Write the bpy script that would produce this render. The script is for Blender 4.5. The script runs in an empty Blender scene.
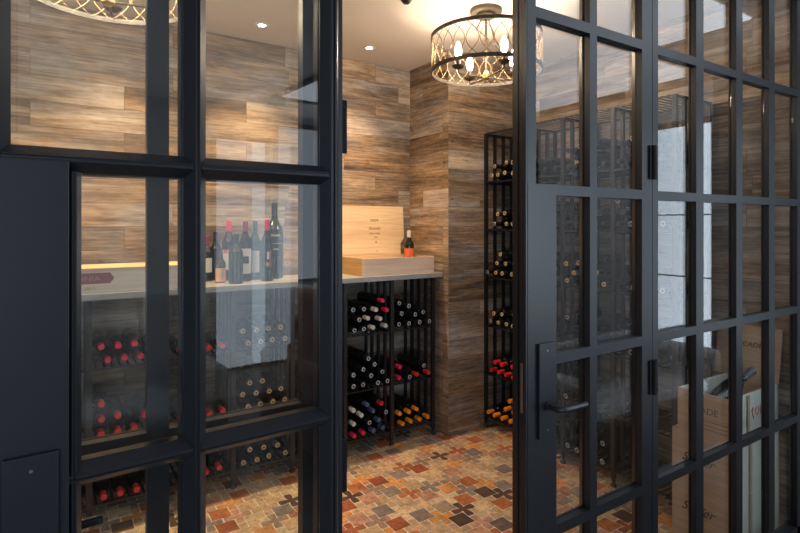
import bpy, math, random
from mathutils import Vector, Matrix
random.seed(7)
sc = bpy.context.scene
COL = sc.collection
EYE = 1.52
PI = math.pi

# ------------------------------------------------------------------ helpers
def tag(o, label=None, cat=None, group=None, kind=None):
    if label: o['label'] = label
    if cat: o['category'] = cat
    if group: o['group'] = group
    if kind: o['kind'] = kind
    return o

def thing(name, label, cat, loc=(0, 0, 0), group=None, kind=None):
    o = bpy.data.objects.new(name, None)
    o.empty_display_size = .05
    COL.objects.link(o)
    o.location = loc
    return tag(o, label, cat, group, kind)

class MB:
    def __init__(s):
        s.v = []; s.f = []; s.m = []; s.sm = []
    def add(s, vs, fs, m=0, smooth=False):
        b = len(s.v)
        s.v += [tuple(p) for p in vs]
        for f in fs:
            s.f.append([b + i for i in f]); s.m.append(m); s.sm.append(smooth)
        return s
    def box(s, x0, x1, y0, y1, z0, z1, m=0, mat=None):
        vs = [(x, y, z) for z in (z0, z1) for y in (y0, y1) for x in (x0, x1)]
        if mat is not None: vs = [mat @ Vector(p) for p in vs]
        return s.add(vs, [(0, 2, 3, 1), (4, 5, 7, 6), (0, 1, 5, 4), (2, 6, 7, 3), (0, 4, 6, 2), (1, 3, 7, 5)], m)
    def hull(s, bot, top, m=0):
        n = len(bot)
        fs = [tuple(reversed(range(n))), tuple(range(n, 2 * n))]
        fs += [(i, (i + 1) % n, n + (i + 1) % n, n + i) for i in range(n)]
        return s.add(list(bot) + list(top), fs, m)
    def cyl(s, p0, p1, r, seg=10, m=0, r1=None, smooth=True):
        p0 = Vector(p0); p1 = Vector(p1); d = (p1 - p0).normalized()
        a = d.orthogonal().normalized(); b = d.cross(a)
        r1 = r if r1 is None else r1
        vs = [p0 + (a * math.cos(2 * PI * i / seg) + b * math.sin(2 * PI * i / seg)) * r for i in range(seg)]
        vs += [p1 + (a * math.cos(2 * PI * i / seg) + b * math.sin(2 * PI * i / seg)) * r1 for i in range(seg)]
        s.add(vs, [(i, (i + 1) % seg, seg + (i + 1) % seg, seg + i) for i in range(seg)], m, smooth)
        s.add(vs[:seg], [tuple(reversed(range(seg)))], m)
        s.add(vs[seg:], [tuple(range(seg))], m)
        return s
    def tube(s, pts, r, seg=6, m=0, closed=False):
        pts = [Vector(p) for p in pts]; n = len(pts); rings = []
        prev = None
        for i, p in enumerate(pts):
            if closed: d = (pts[(i + 1) % n] - pts[i - 1]).normalized()
            else: d = (pts[min(i + 1, n - 1)] - pts[max(i - 1, 0)]).normalized()
            a = d.orthogonal().normalized() if prev is None else (prev - d * prev.dot(d)).normalized()
            prev = a; b = d.cross(a)
            rings.append([p + (a * math.cos(2 * PI * k / seg) + b * math.sin(2 * PI * k / seg)) * r for k in range(seg)])
        vs = [q for rg in rings for q in rg]; fs = []
        for i in range(n if closed else n - 1):
            j = (i + 1) % n
            for k in range(seg):
                fs.append((i * seg + k, i * seg + (k + 1) % seg, j * seg + (k + 1) % seg, j * seg + k))
        s.add(vs, fs, m, True)
        if not closed:
            s.add(rings[0], [tuple(reversed(range(seg)))], m); s.add(rings[-1], [tuple(range(seg))], m)
        return s
    def lathe(s, prof, c=(0, 0, 0), seg=16, m=0, smooth=True, mats=None):
        """prof: (r, z) from bottom to top, around +z"""
        vs = []
        for r, z in prof:
            vs += [(c[0] + r * math.cos(2 * PI * i / seg), c[1] + r * math.sin(2 * PI * i / seg), c[2] + z) for i in range(seg)]
        for j in range(len(prof) - 1):
            fs = [(j * seg + i, j * seg + (i + 1) % seg, (j + 1) * seg + (i + 1) % seg, (j + 1) * seg + i) for i in range(seg)]
            b = len(s.v)
            s.add(vs[j * seg:(j + 2) * seg], [(i, (i + 1) % seg, seg + (i + 1) % seg, seg + i) for i in range(seg)], mats[j] if mats else m, smooth)
        return s
    def build(s, name, mats, parent=None, local=False, weld=False, bevel=0, loc=None):
        me = bpy.data.meshes.new(name)
        off = Vector((0, 0, 0))
        if parent is not None and not local:
            off = Vector(parent.location)
            if parent.parent is not None: off = off + Vector(parent.parent.location)
        if loc is not None: off = Vector(loc)
        me.from_pydata([tuple(Vector(p) - off) for p in s.v], [], s.f)
        mats = mats if isinstance(mats, (list, tuple)) else [mats]
        for mt in mats: me.materials.append(mt)
        me.polygons.foreach_set('material_index', s.m)
        me.polygons.foreach_set('use_smooth', s.sm)
        me.validate(); me.update()
        o = bpy.data.objects.new(name, me)
        COL.objects.link(o)
        if weld:
            w = o.modifiers.new('w', 'WELD'); w.merge_threshold = .0002
        if bevel:
            b = o.modifiers.new('b', 'BEVEL'); b.width = bevel; b.segments = 2; b.limit_method = 'ANGLE'
        if loc is not None: o.location = loc
        if parent is not None: o.parent = parent
        return o

def copy_tree(o, parent=None):
    c = o.copy(); COL.objects.link(c)
    c.parent = parent
    for ch in o.children: copy_tree(ch, c)
    return c

# ------------------------------------------------------------------ materials
def new_mat(name):
    m = bpy.data.materials.new(name); m.use_nodes = True
    nt = m.node_tree; nt.nodes.clear()
    out = nt.nodes.new('ShaderNodeOutputMaterial')
    return m, nt, out

def N(nt, t, **kw):
    n = nt.nodes.new(t)
    for k, v in kw.items():
        if k == 'ins':
            for a, b in v.items(): n.inputs[a].default_value = b
        else: setattr(n, k, v)
    return n

def ramp(nt, fac, stops, interp='LINEAR'):
    r = nt.nodes.new('ShaderNodeValToRGB'); r.color_ramp.interpolation = interp
    while len(r.color_ramp.elements) > 1: r.color_ramp.elements.remove(r.color_ramp.elements[-1])
    r.color_ramp.elements[0].position = stops[0][0]; r.color_ramp.elements[0].color = (*stops[0][1], 1)
    for p, c in stops[1:]:
        e = r.color_ramp.elements.new(p); e.color = (*c, 1)
    nt.links.new(fac, r.inputs[0])
    return r.outputs[0]

def M_(nt, op, a, b=None, c=None):
    n = nt.nodes.new('ShaderNodeMath'); n.operation = op
    for i, x in enumerate((a, b, c)):
        if x is None: continue
        if isinstance(x, (int, float)): n.inputs[i].default_value = x
        else: nt.links.new(x, n.inputs[i])
    return n.outputs[0]

def mixc(nt, f, a, b, mode='MIX'):
    n = nt.nodes.new('ShaderNodeMix'); n.data_type = 'RGBA'; n.blend_type = mode
    for i, x in ((0, f), (6, a), (7, b)):
        if isinstance(x, (int, float)): n.inputs[i].default_value = x
        elif isinstance(x, tuple): n.inputs[i].default_value = (*x, 1)
        else: nt.links.new(x, n.inputs[i])
    return n.outputs[2]

def plain(name, col, rough=.5, metal=0, spec=.5, noise=0, scale=40, bump=0, coat=0):
    m, nt, out = new_mat(name)
    b = N(nt, 'ShaderNodeBsdfPrincipled', ins={'Roughness': rough, 'Metallic': metal, 'Specular IOR Level': spec, 'Coat Weight': coat})
    tc = N(nt, 'ShaderNodeTexCoord')
    ns = N(nt, 'ShaderNodeTexNoise', ins={'Scale': scale, 'Detail': 4})
    nt.links.new(tc.outputs['Object'], ns.inputs['Vector'])
    c = mixc(nt, ns.outputs['Fac'], tuple(max(0, x * (1 - noise)) for x in col), tuple(min(1, x * (1 + noise)) for x in col))
    nt.links.new(c, b.inputs['Base Color'])
    if bump:
        bp = N(nt, 'ShaderNodeBump', ins={'Strength': bump, 'Distance': .002})
        nt.links.new(ns.outputs['Fac'], bp.inputs['Height']); nt.links.new(bp.outputs[0], b.inputs['Normal'])
    nt.links.new(b.outputs[0], out.inputs[0])
    return m

def emit(name, col, st):
    m, nt, out = new_mat(name)
    e = N(nt, 'ShaderNodeEmission', ins={'Color': (*col, 1), 'Strength': st})
    nt.links.new(e.outputs[0], out.inputs[0])
    return m

def glass_mat(name, tint=(.97, .985, .98)):
    m, nt, out = new_mat(name)
    g = N(nt, 'ShaderNodeNewGeometry')
    dt = nt.nodes.new('ShaderNodeVectorMath'); dt.operation = 'DOT_PRODUCT'
    nt.links.new(g.outputs['Normal'], dt.inputs[0]); nt.links.new(g.outputs['Incoming'], dt.inputs[1])
    c = M_(nt, 'ABSOLUTE', dt.outputs['Value'])
    k = M_(nt, 'POWER', M_(nt, 'SUBTRACT', 1.0, c), 5.0)
    f = M_(nt, 'ADD', M_(nt, 'MULTIPLY', k, .96), .043)
    tr = N(nt, 'ShaderNodeBsdfTransparent', ins={'Color': (*tint, 1)})
    gl = N(nt, 'ShaderNodeBsdfGlossy', ins={'Roughness': 0.0, 'Color': (1, 1, 1, 1)})
    mx = N(nt, 'ShaderNodeMixShader')
    nt.links.new(f, mx.inputs[0]); nt.links.new(tr.outputs[0], mx.inputs[1]); nt.links.new(gl.outputs[0], mx.inputs[2])
    nt.links.new(mx.outputs[0], out.inputs[0])
    return m

def plank_wall(name):
    m, nt, out = new_mat(name)
    g = N(nt, 'ShaderNodeNewGeometry'); sp = N(nt, 'ShaderNodeSeparateXYZ')
    nt.links.new(g.outputs['Position'], sp.inputs[0])
    sn = N(nt, 'ShaderNodeSeparateXYZ'); nt.links.new(g.outputs['True Normal'], sn.inputs[0])
    side = M_(nt, 'GREATER_THAN', M_(nt, 'ABSOLUTE', sn.outputs[0]), .5)
    u = M_(nt, 'ADD', M_(nt, 'SUBTRACT', sp.outputs[0], sp.outputs[1]), M_(nt, 'MULTIPLY', side, 3.31)); z = sp.outputs[2]
    cv = N(nt, 'ShaderNodeCombineXYZ'); nt.links.new(u, cv.inputs[0]); nt.links.new(z, cv.inputs[1])
    br = N(nt, 'ShaderNodeTexBrick', offset=.37, offset_frequency=2, squash=1.25, squash_frequency=3,
           ins={'Color1': (0, 0, 0, 1), 'Color2': (1, 1, 1, 1), 'Mortar': (.5, .5, .5, 1), 'Scale': 1, 'Mortar Size': .0011,
                'Mortar Smooth': .3, 'Bias': 0, 'Brick Width': .72, 'Row Height': .137})
    nt.links.new(cv.outputs[0], br.inputs['Vector'])
    rb = N(nt, 'ShaderNodeRGBToBW'); nt.links.new(br.outputs['Color'], rb.inputs[0]); r = rb.outputs[0]
    def grain(su, sz, det, dist, k):
        c = N(nt, 'ShaderNodeCombineXYZ')
        nt.links.new(M_(nt, 'MULTIPLY_ADD', u, su, M_(nt, 'MULTIPLY', r, 17.3 * k)), c.inputs[0])
        nt.links.new(M_(nt, 'MULTIPLY_ADD', z, sz, M_(nt, 'MULTIPLY', r, 9.1)), c.inputs[1])
        nt.links.new(M_(nt, 'MULTIPLY', r, 5.0), c.inputs[2])
        n = N(nt, 'ShaderNodeTexNoise', ins={'Scale': 1, 'Detail': det, 'Roughness': .62, 'Distortion': dist})
        nt.links.new(c.outputs[0], n.inputs['Vector']); return n.outputs['Fac']
    broad = grain(1.1, 11, 5, .5, 1); fine = grain(5, 95, 6, .5, 2); cloud = grain(2.2, 4, 4, .4, 3); knot = grain(9, 26, 3, .3, 5)
    mott = grain(16, 42, 4, .2, 4)
    v = M_(nt, 'ADD', M_(nt, 'MULTIPLY', broad, .48), M_(nt, 'MULTIPLY', fine, .36))
    v = M_(nt, 'ADD', v, M_(nt, 'MULTIPLY', mott, .16))
    v = M_(nt, 'ADD', v, M_(nt, 'MULTIPLY', M_(nt, 'SUBTRACT', r, .5), .11))
    warm = ramp(nt, v, [(.33, (.045, .03, .02)), (.42, (.14, .092, .055)), (.50, (.27, .18, .108)), (.57, (.42, .295, .185)), (.66, (.60, .45, .30))])
    cool = ramp(nt, v, [(.33, (.055, .048, .045)), (.42, (.14, .12, .107)), (.50, (.26, .22, .19)), (.57, (.38, .33, .295)), (.66, (.54, .48, .43))])
    f = ramp(nt, M_(nt, 'ADD', cloud, M_(nt, 'MULTIPLY', M_(nt, 'SUBTRACT', r, .5), .16)), [(.4, (0, 0, 0)), (.62, (1, 1, 1))])
    col = mixc(nt, f, warm, cool)
    kn = ramp(nt, knot, [(.24, (.25, .2, .16)), (.31, (1, 1, 1))])
    col = mixc(nt, 1.0, col, kn, 'MULTIPLY')
    col = mixc(nt, br.outputs['Fac'], col, (.06, .045, .035))
    b = N(nt, 'ShaderNodeBsdfPrincipled', ins={'Roughness': .6, 'Specular IOR Level': .35})
    nt.links.new(col, b.inputs['Base Color'])
    bp = N(nt, 'ShaderNodeBump', ins={'Strength': .35, 'Distance': .002})
    nt.links.new(M_(nt, 'SUBTRACT', fine, M_(nt, 'MULTIPLY', br.outputs['Fac'], 1.5)), bp.inputs['Height'])
    nt.links.new(bp.outputs[0], b.inputs['Normal'])
    nt.links.new(b.outputs[0], out.inputs[0])
    return m

def pine(name, c1, c2, axis=0, rough=.5, knots=True):
    m, nt, out = new_mat(name)
    tc = N(nt, 'ShaderNodeTexCoord'); mp = N(nt, 'ShaderNodeMapping')
    s = [60, 60, 60]; s[axis] = 3.0
    mp.inputs['Scale'].default_value = s
    nt.links.new(tc.outputs['Object'], mp.inputs[0])
    n = N(nt, 'ShaderNodeTexNoise', ins={'Scale': 1, 'Detail': 5, 'Roughness': .6, 'Distortion': .7})
    nt.links.new(mp.outputs[0], n.inputs['Vector'])
    mp2 = N(nt, 'ShaderNodeMapping'); s2 = [9, 9, 9]; s2[axis] = .6; mp2.inputs['Scale'].default_value = s2
    nt.links.new(tc.outputs['Object'], mp2.inputs[0])
    n2 = N(nt, 'ShaderNodeTexNoise', ins={'Scale': 1, 'Detail': 3})
    nt.links.new(mp2.outputs[0], n2.inputs['Vector'])
    v = M_(nt, 'ADD', M_(nt, 'MULTIPLY', n.outputs['Fac'], .5), M_(nt, 'MULTIPLY', n2.outputs['Fac'], .5))
    mid = tuple((a + b) / 2 for a, b in zip(c1, c2))
    col = ramp(nt, v, [(.36, c1), (.5, mid), (.62, c2)])
    b = N(nt, 'ShaderNodeBsdfPrincipled', ins={'Roughness': rough, 'Specular IOR Level': .3})
    nt.links.new(col, b.inputs['Base Color']); nt.links.new(b.outputs[0], out.inputs[0])
    return m

def tile_mat():
    m, nt, out = new_mat('terracotta tile')
    at = N(nt, 'ShaderNodeAttribute', attribute_name='tint')
    g = N(nt, 'ShaderNodeNewGeometry')
    n = N(nt, 'ShaderNodeTexNoise', ins={'Scale': 38, 'Detail': 6, 'Roughness': .65, 'Distortion': .4})
    nt.links.new(g.outputs['Position'], n.inputs['Vector'])
    n2 = N(nt, 'ShaderNodeTexNoise', ins={'Scale': 11, 'Detail': 3})
    nt.links.new(g.outputs['Position'], n2.inputs['Vector'])
    k = ramp(nt, n.outputs['Fac'], [(.3, (.55, .52, .5)), (.5, (1, 1, 1)), (.7, (1.35, 1.32, 1.28))])
    c = mixc(nt, 1.0, at.outputs['Color'], k, 'MULTIPLY')
    k2 = ramp(nt, n2.outputs['Fac'], [(.35, (.75, .75, .78)), (.6, (1.1, 1.08, 1.04))])
    c = mixc(nt, 1.0, c, k2, 'MULTIPLY')
    b = N(nt, 'ShaderNodeBsdfPrincipled', ins={'Roughness': .52, 'Specular IOR Level': .35})
    nt.links.new(c, b.inputs['Base Color'])
    bp = N(nt, 'ShaderNodeBump', ins={'Strength': .3, 'Distance': .002})
    nt.links.new(n.outputs['Fac'], bp.inputs['Height']); nt.links.new(bp.outputs[0], b.inputs['Normal'])
    nt.links.new(b.outputs[0], out.inputs[0])
    return m

FRAME = plain('charcoal frame paint', (.012, .0135, .017), .36, 0, .34, .04, 25)
IRON = plain('black ironwork', (.012, .012, .014), .42, .0, .5, .1, 60)
HARD = plain('blackened steel hardware', (.02, .022, .027), .32, .4, .5, .05, 60)
HINGE = plain('black hinge paint', (.006, .006, .007), .6, 0, .12)
STEEL = plain('satin steel', (.30, .31, .34), .3, .9, .5, .03, 50)
GLASS = glass_mat('clear pane glass')
WOODW = plank_wall('reclaimed plank cladding')
CEIL = plain('ceiling paint', (.74, .70, .67), .8, 0, .2, .02, 6)
TILE = tile_mat()
GROUT = plain('tile grout', (.60, .55, .47), .8, 0, .2, .15, 60)
STONE = plain('grey stone worktop', (.33, .33, .32), .32, 0, .5, .14, 30)
PINE = pine('pale pine', (.62, .42, .22), (.83, .65, .42))
PINEP = pine('pinkish pine', (.62, .44, .32), (.80, .62, .48))
PINEO = pine('honey pine', (.45, .27, .10), (.62, .42, .19), 1)
CRATE = pine('weathered pine crate', (.38, .28, .19), (.56, .43, .31), 1)
CRATEP = pine('pale crate board', (.50, .52, .46), (.66, .67, .60), 2)
BOTTLE = plain('dark bottle glass', (.006, .008, .007), .08, 0, .6, 0)
BOTTLEG = plain('green black bottle glass', (.012, .02, .013), .07, 0, .6, 0)
INK = plain('branded ink', (.30, .18, .10), .7)
INKD = plain('dark stamped ink', (.05, .035, .03), .7)
BRONZE = plain('weathered bronze', (.10, .08, .06), .5, .55, .5, .25, 60)
BRONZED = plain('dark bronze hoop', (.045, .04, .036), .5, .5, .5, .2, 50)
GOLD = plain('aged gold', (.62, .42, .18), .35, .8)
WIRE = plain('gilt wire', (.30, .22, .13), .4, .6)
BULB = emit('lit filament bulb', (1, .76, .52), 215)
LED = emit('lit downlight lens', (1, .88, .70), 40)
def foil(name, c, r=.35): return plain(name, c, r, 0, .5, .06, 120)
FOIL = {
 'orange': foil('orange foil', (.80, .26, .02)), 'red': foil('red foil', (.62, .03, .03)), 'crimson': foil('crimson foil', (.66, .02, .08)),
 'white': foil('white foil', (.62, .60, .55)), 'blue': foil('slate blue foil', (.07, .10, .22)), 'tan': foil('tan foil', (.52, .38, .22)),
 'silver': foil('silver ring', (.45, .48, .52)), 'black': foil('black foil', (.012, .012, .014)), 'purple': foil('plum foil', (.22, .03, .13)),
}
LAB_W = plain('white paper label', (.62, .62, .62), .7)
LAB_O = plain('orange paper label', (.62, .13, .04), .6)
LAB_T = plain('light orange label', (.75, .38, .18), .6)
LAB_K = plain('black paper label', (.02, .02, .025), .6)
LAB_R = plain('red print', (.6, .05, .05), .6)
WALLP = plain('painted plaster', (.5, .5, .5), .8, 0, .2, .03, 8)
WALLD = plain('dark painted joinery', (.035, .035, .04), .6)
LFLOOR = pine('lounge floorboards', (.10, .075, .055), (.17, .13, .10), 0, .45)
LEATHER = plain('brown leather', (.30, .125, .07), .38, 0, .5, .35, 14, .5)
GREYF = plain('grey upholstery', (.5, .5, .5), .85, 0, .2, .1, 120, .3)
LINEN = plain('light linen', (.60, .60, .61), .85, 0, .2, .08, 120, .3)

# ------------------------------------------------------------------ measures (metres; the camera stands at x=0, y=0)
YB, XR, XL, YG = 3.50, 3.10, -1.20, 1.0525        # rear wall, right wall, left wall, outer face of the glazing
CZ = 2.74
XC, YC = 2.378, 3.01                              # wood clad column in the rear corner

def wall(name, a, b, c, d, e, f, m, label, cat='wall'):
    o = MB().box(a, b, c, d, e, f).build(name, m)
    return tag(o, label, cat, None, 'structure')
wall('wall_back', XL - .1, XR + .1, YB, YB + .1, 0, CZ, WOODW, 'rear wall clad in reclaimed horizontal planks behind the counter')
wall('wall_right', XR, XR + .1, YG + .051, YB, 0, CZ, WOODW, 'plank clad side wall behind the tall wine rack')
wall('wall_left', XL - .1, XL, YG + .051, YB, 0, CZ, WOODW, 'plank clad side wall at the far left of the cellar')
wall('wall_column', XC, XR, YC, YB, 0, CZ, WOODW, 'plank clad corner column between counter and tall rack')
wall('wall_front', -3.2, 4.5, YG - .01, YG + .06, 2.665, CZ + .05, WALLP, 'painted band of wall above the glazed doors')
wall('wall_front_left', -3.2, XL, YG, YG + .05, 0, 2.665, WALLP, 'painted wall left of the glazing')
wall('wall_front_right', XR, 4.5, YG, YG + .05, 0, 2.665, WALLP, 'painted wall right of the glazing')
wall('ceiling', XL - .1, XR + .1, YG + .06, YB + .1, CZ, CZ + .1, CEIL, 'smooth pale ceiling of the wine room', 'ceiling')

# ---- mosaic floor of star and cross tiles: one surface, each tile its own tint
def floor_tiles():
    P = .147; OX, OY = 2.060, 2.275
    PAL = {'b': (.44, .32, .21), 'l': (.52, .41, .29), 't': (.36, .13, .055), 'r': (.28, .085, .045), 'o': (.52, .25, .085), 'd': (.095, .055, .04),
           'k': (.075, .05, .045), 'g': (.22, .19, .185), 'm': (.27, .20, .165), 'p': (.42, .24, .18), 'n': (.13, .095, .10)}
    bag = 'bbbbblllltttroooodggmmpppt'
    fixed = FIXED
    gap = .0028
    prof = [(.0565, .0565), (.049, .0495), (.042, .0500), (.020, .0490), (0, .0485), (-.020, .0490), (-.042, .0500), (-.049, .0495)]
    star = []
    for q in range(4):
        c, s = [(1, 0), (0, 1), (-1, 0), (0, -1)][q]
        star += [(x * c - y * s, x * s + y * c) for x, y in prof]
    # cross: complement between four stars
    arm = [(P / 2 - gap, P / 2 - .043 - gap), ]
    cr = []
    edge = [(.0695, .0160), (.0660, .0192), (.0580, .0203), (.0450, .0196), (.0320, .0180), (.0215, .0142), (.0122, .0122)]
    edge2 = [(y, x) for x, y in reversed(edge)][1:]
    quad = edge + edge2
    for q in range(4):
        c, s = [(1, 0), (0, 1), (-1, 0), (0, -1)][q]
        cr += [(x * c - y * s, x * s + y * c) for x, y in quad]
    mb = MB(); tints = []
    mb.box(XL - .1, XR + .1, YG + .0, YB + .1, -.06, -.0022, 1); tints += [(1, 1, 1)] * 6
    rng = random.Random(11); used = {}
    for i in range(-24, 9):
        for j in range(-9, 10):
            for kind, poly, o in (('s', [(x * .985, y * .985) for x, y in star], 0), ('c', cr, .5)):
                cx = OX + (i + o) * P; cy = OY + (j + o) * P
                near = [used.get(q) for q in (('s', i - 1, j), ('s', i, j - 1), ('c', i - 1, j), ('c', i, j - 1), ('c', i - 1, j - 1), ('s', i, j), ('c', i, j))]
                key = rng.choice(bag)
                while key in near and key != 'b': key = rng.choice(bag)
                key = fixed.get((kind, i, j)) or key
                used[(kind, i, j)] = key
                t = PAL[key]; f = rng.uniform(.86, 1.14)
                t = tuple(x * f for x in t)
                pts = []
                for x, y in poly:
                    X = min(max(cx + x, XL), XR); Y = min(max(cy + y, YG + .05), YB)
                    pts.append((X, Y))
                if max(p[0] for p in pts) - min(p[0] for p in pts) < .02 or max(p[1] for p in pts) - min(p[1] for p in pts) < .02: continue
                n = len(pts)
                top = [(cx + (x - cx) * .985, cy + (y - cy) * .985, 0) for x, y in pts]
                bot = [(x, y, -.0024) for x, y in pts]
                mb.add(bot + top, [tuple(range(n, 2 * n))] + [(a, (a + 1) % n, n + (a + 1) % n, n + a) for a in range(n)], 0)
                tints += [t] * (n + 1)
    o = mb.build('floor', [TILE, GROUT])
    me = o.data
    at = me.color_attributes.new('tint', 'FLOAT_COLOR', 'CORNER')
    buf = []
    for p, t in zip(me.polygons, tints):
        buf += [*t, 1] * p.loop_total
    at.data.foreach_set('color', buf)
    tag(o, 'mosaic floor of terracotta, beige and charcoal star and cross tiles', 'floor', None, 'structure')
FIXED = {('s', 0, 1): 't', ('s', 0, 0): 'k', ('s', -1, 0): 't', ('s', -2, -1): 'k', ('s', -1, -1): 'l', ('s', 0, -1): 't', ('s', -1, -2): 'n',
         ('c', -1, 0): 'g', ('c', -2, -1): 'd', ('c', 0, -1): 'k', ('c', -1, -1): 'b', ('c', -2, -2): 'p'}
floor_tiles()

# ------------------------------------------------------------------ glazing
GY0, GY1 = .0205, .0245             # glass set back from the outer face
def vbar_out(mb, x0, x1, z0, z1): mb.box(x0, x1, 0, .0205, z0, z1)
def moulded(mb, a0, a1, b0, b1, vertical=True, d1=.0500):
    """inner side of a glazing bar: a ridge with two lines, sloping down to the glass"""
    bev = min(.0135, (a1 - a0) * .36); d0 = .0245
    c = [(a0, d0), (a0, d0 + .004), (a0 + bev, d1 - .002), (a0 + bev + .0015, d1), ((a0 + a1) / 2 - .0028, d1), ((a0 + a1) / 2 - .0016, d1 - .0035),
         ((a0 + a1) / 2 + .0016, d1 - .0035), ((a0 + a1) / 2 + .0028, d1), (a1 - bev - .0015, d1), (a1 - bev, d1 - .002), (a1, d0 + .004), (a1, d0)]
    if vertical:
        bot = [(a, d, b0) for a, d in c]; top = [(a, d, b1) for a, d in c]
        mb.hull(list(reversed(bot)), list(reversed(top)))
    else:
        bot = [(b0, d, a) for a, d in c]; top = [(b1, d, a) for a, d in c]
        mb.hull(bot, top)
BARZ = [2.625, 2.122, 1.6195, 1.1285, .627]

def leaf_parts(root, L, local, mirror_x=False):
    """L: dict of x edges in the leaf's own frame (hinge at 0, free edge at W)"""
    def X(v): return v
    W = L['W']
    f = MB()
    # outer side flats
    vbar_out(f, -.014, L['g0'], .012, 2.655)
    vbar_out(f, L['m0'], L['m1'], .012, 2.655)
    vbar_out(f, L['g1'], W - .0085, .012, 2.655)
    f.box(W - .006, W, -.0015, .0205, .012, 2.655)
    for z in BARZ[1:]:
        f.box(L['g0'], L['m0'], .0, .0203, z - .0155, z + .0155); f.box(L['m1'], L['g1'], .0, .0203, z - .0155, z + .0155)
    f.box(L['g0'], L['g1'], 0, .0203, 2.60, 2.655)
    f.box(L['g0'], L['g1'], 0, .0203, .012, .130)
    # core between
    f.box(0, L['i0'] - .004, .0205, .0245, .012, 2.655); f.box(L['i3'] + .004, W - .001, .0205, .0245, .012, 2.655)
    for a, b in ((2.60, 2.655), (.012, .13)): f.box(0, W - .001, .0202, .0248, a, b)
    # inner side mouldings
    moulded(f, 0, L['i0'], .012, 2.655); moulded(f, L['i1'], L['i2'], .012, 2.655); moulded(f, L['i3'], W, .012, 2.655)
    f.box(W - .004, W, .02, .05, .012, 2.655)
    for z in BARZ[1:]:
        moulded(f, z - .019, z + .019, L['i0'] - .012, L['i1'] + .012, False)
        moulded(f, z - .019, z + .019, L['i2'] - .012, L['i3'] + .012, False)
    f.box(L['i0'] - .01, L['i3'] + .01, .0245, .0495, 2.60, 2.655); f.box(L['i0'] - .01, L['i3'] + .01, .0245, .0495, .012, .130)
    f.build('leaf_frame', FRAME, root, local)
    # lock panel
    p = MB()
    z0, z1 = BARZ[4] - .0155, BARZ[2] + .0155
    p.box(L['p'], W - .0085, -.001, .0205, z0, z1)
    p.box(L['pi'], W - .0005, .0245, .0505, .13, BARZ[2] - .004)
    p.build('lock_panel', FRAME, root, local, bevel=.0008)
    q = MB()
    moulded(q, L['pi'] - .018, L['pi'] + .004, .13, BARZ[2] - .018)
    q.build('panel_moulding', FRAME, root, local)
    g = MB()
    g.box(L['g0'] - .006, L['m0'] + .004, GY0, GY1, .125, 2.61)
    g.box(L['m1'] - .004, L['g1'] + .004, GY0, GY1, .125, 2.61)
    g.build('glass', GLASS, root, local)
    # plates and levers
    for side in (0, 1):
        if side == 0: ya, yb = -.010, 0.0; sg = -1; xa, xb = L['hx0'], L['hx1']
        else: ya, yb = .0505, .0605; sg = 1; xa, xb = L['qx0'], L['qx1']
        pl = MB().box(xa, xb, ya, yb, .911, 1.182).build('lock_plate', HARD, root, local, bevel=.0015)
        sw = MB(); yo = ya if side == 0 else yb
        for z in (1.160, .933): sw.cyl(((xa + xb) / 2, yo - sg * .001, z), ((xa + xb) / 2, yo + sg * .0012, z), .0025, 10)
        sw.build('screw', STEEL, pl, True)
        xm = (xa + xb) / 2 + .002; y0 = yo
        h = MB(); h.cyl((xm, y0, 1.003), (xm, y0 + sg * .008, 1.003), .013, 16)
        pts = [(xm, y0 + sg * .005, 1.003), (xm, y0 + sg * .038, 1.003), (xm - .006, y0 + sg * .047, 1.003), (xm - .02, y0 + sg * .052, 1.003), (xm - .06, y0 + sg * .052, 1.003), (xm - .105, y0 + sg * .052, 1.003)]
        h.tube(pts, .0085, 10)
        h.build('lever_handle', HARD, root, local)
    lp = MB().box(W - .0005, W + .001, .010, .018, .99, 1.13).build('latch_plate', STEEL, root, local)
    for z in (1.7305, 1.0):
        h = MB(); h.cyl((L['kx'], L['ky'], z - .058), (L['kx'], L['ky'], z + .058), .0085, 12)
        h.box(L['kx'] - .023, L['kx'] + .021, L['ky'] + .0005, -.0002, z - .057, z + .057)
        h.build('hinge', HINGE, root, local)

# closed right hand leaf: hinge side at x = 1.699, runs towards -x; built mirrored
def mirror_mesh(o, x0, y0):
    for c in [o] + list(o.children_recursive):
        if c.type != 'MESH': continue
        me = c.data
        for v in me.vertices: v.co.x = -v.co.x
        me.flip_normals()
LR = dict(W=.595, g0=.044, m0=.281, m1=.315, g1=.553, p=.468, i0=.040, i1=.279, i2=.317, i3=.551, pi=.475, hx0=.483, hx1=.550, qx0=.483, qx1=.550, kx=-.014, ky=-.006)
r1 = thing('door', 'closed right hand leaf of the charcoal glazed door with a lever handle', 'door', (1.699, YG, 0), None, 'structure')
r1.name = 'door_1'
leaf_parts(r1, LR, True)
mirror_mesh(r1, 0, 0)
LL = dict(W=.602, g0=.044, m0=.276, m1=.310, g1=.553, p=.468, i0=.043, i1=.269, i2=.307, i3=.550, pi=.478, hx0=.492, hx1=.556, qx0=.492, qx1=.560, kx=-.014, ky=-.006)
r2 = thing('door_2', 'open left hand leaf of the charcoal glazed door folded back in the foreground', 'door', (.497, 1.0265, 0), None, 'structure')
leaf_parts(r2, LL, True)
r2.rotation_euler = (0, 0, -math.radians(177.57))

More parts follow.
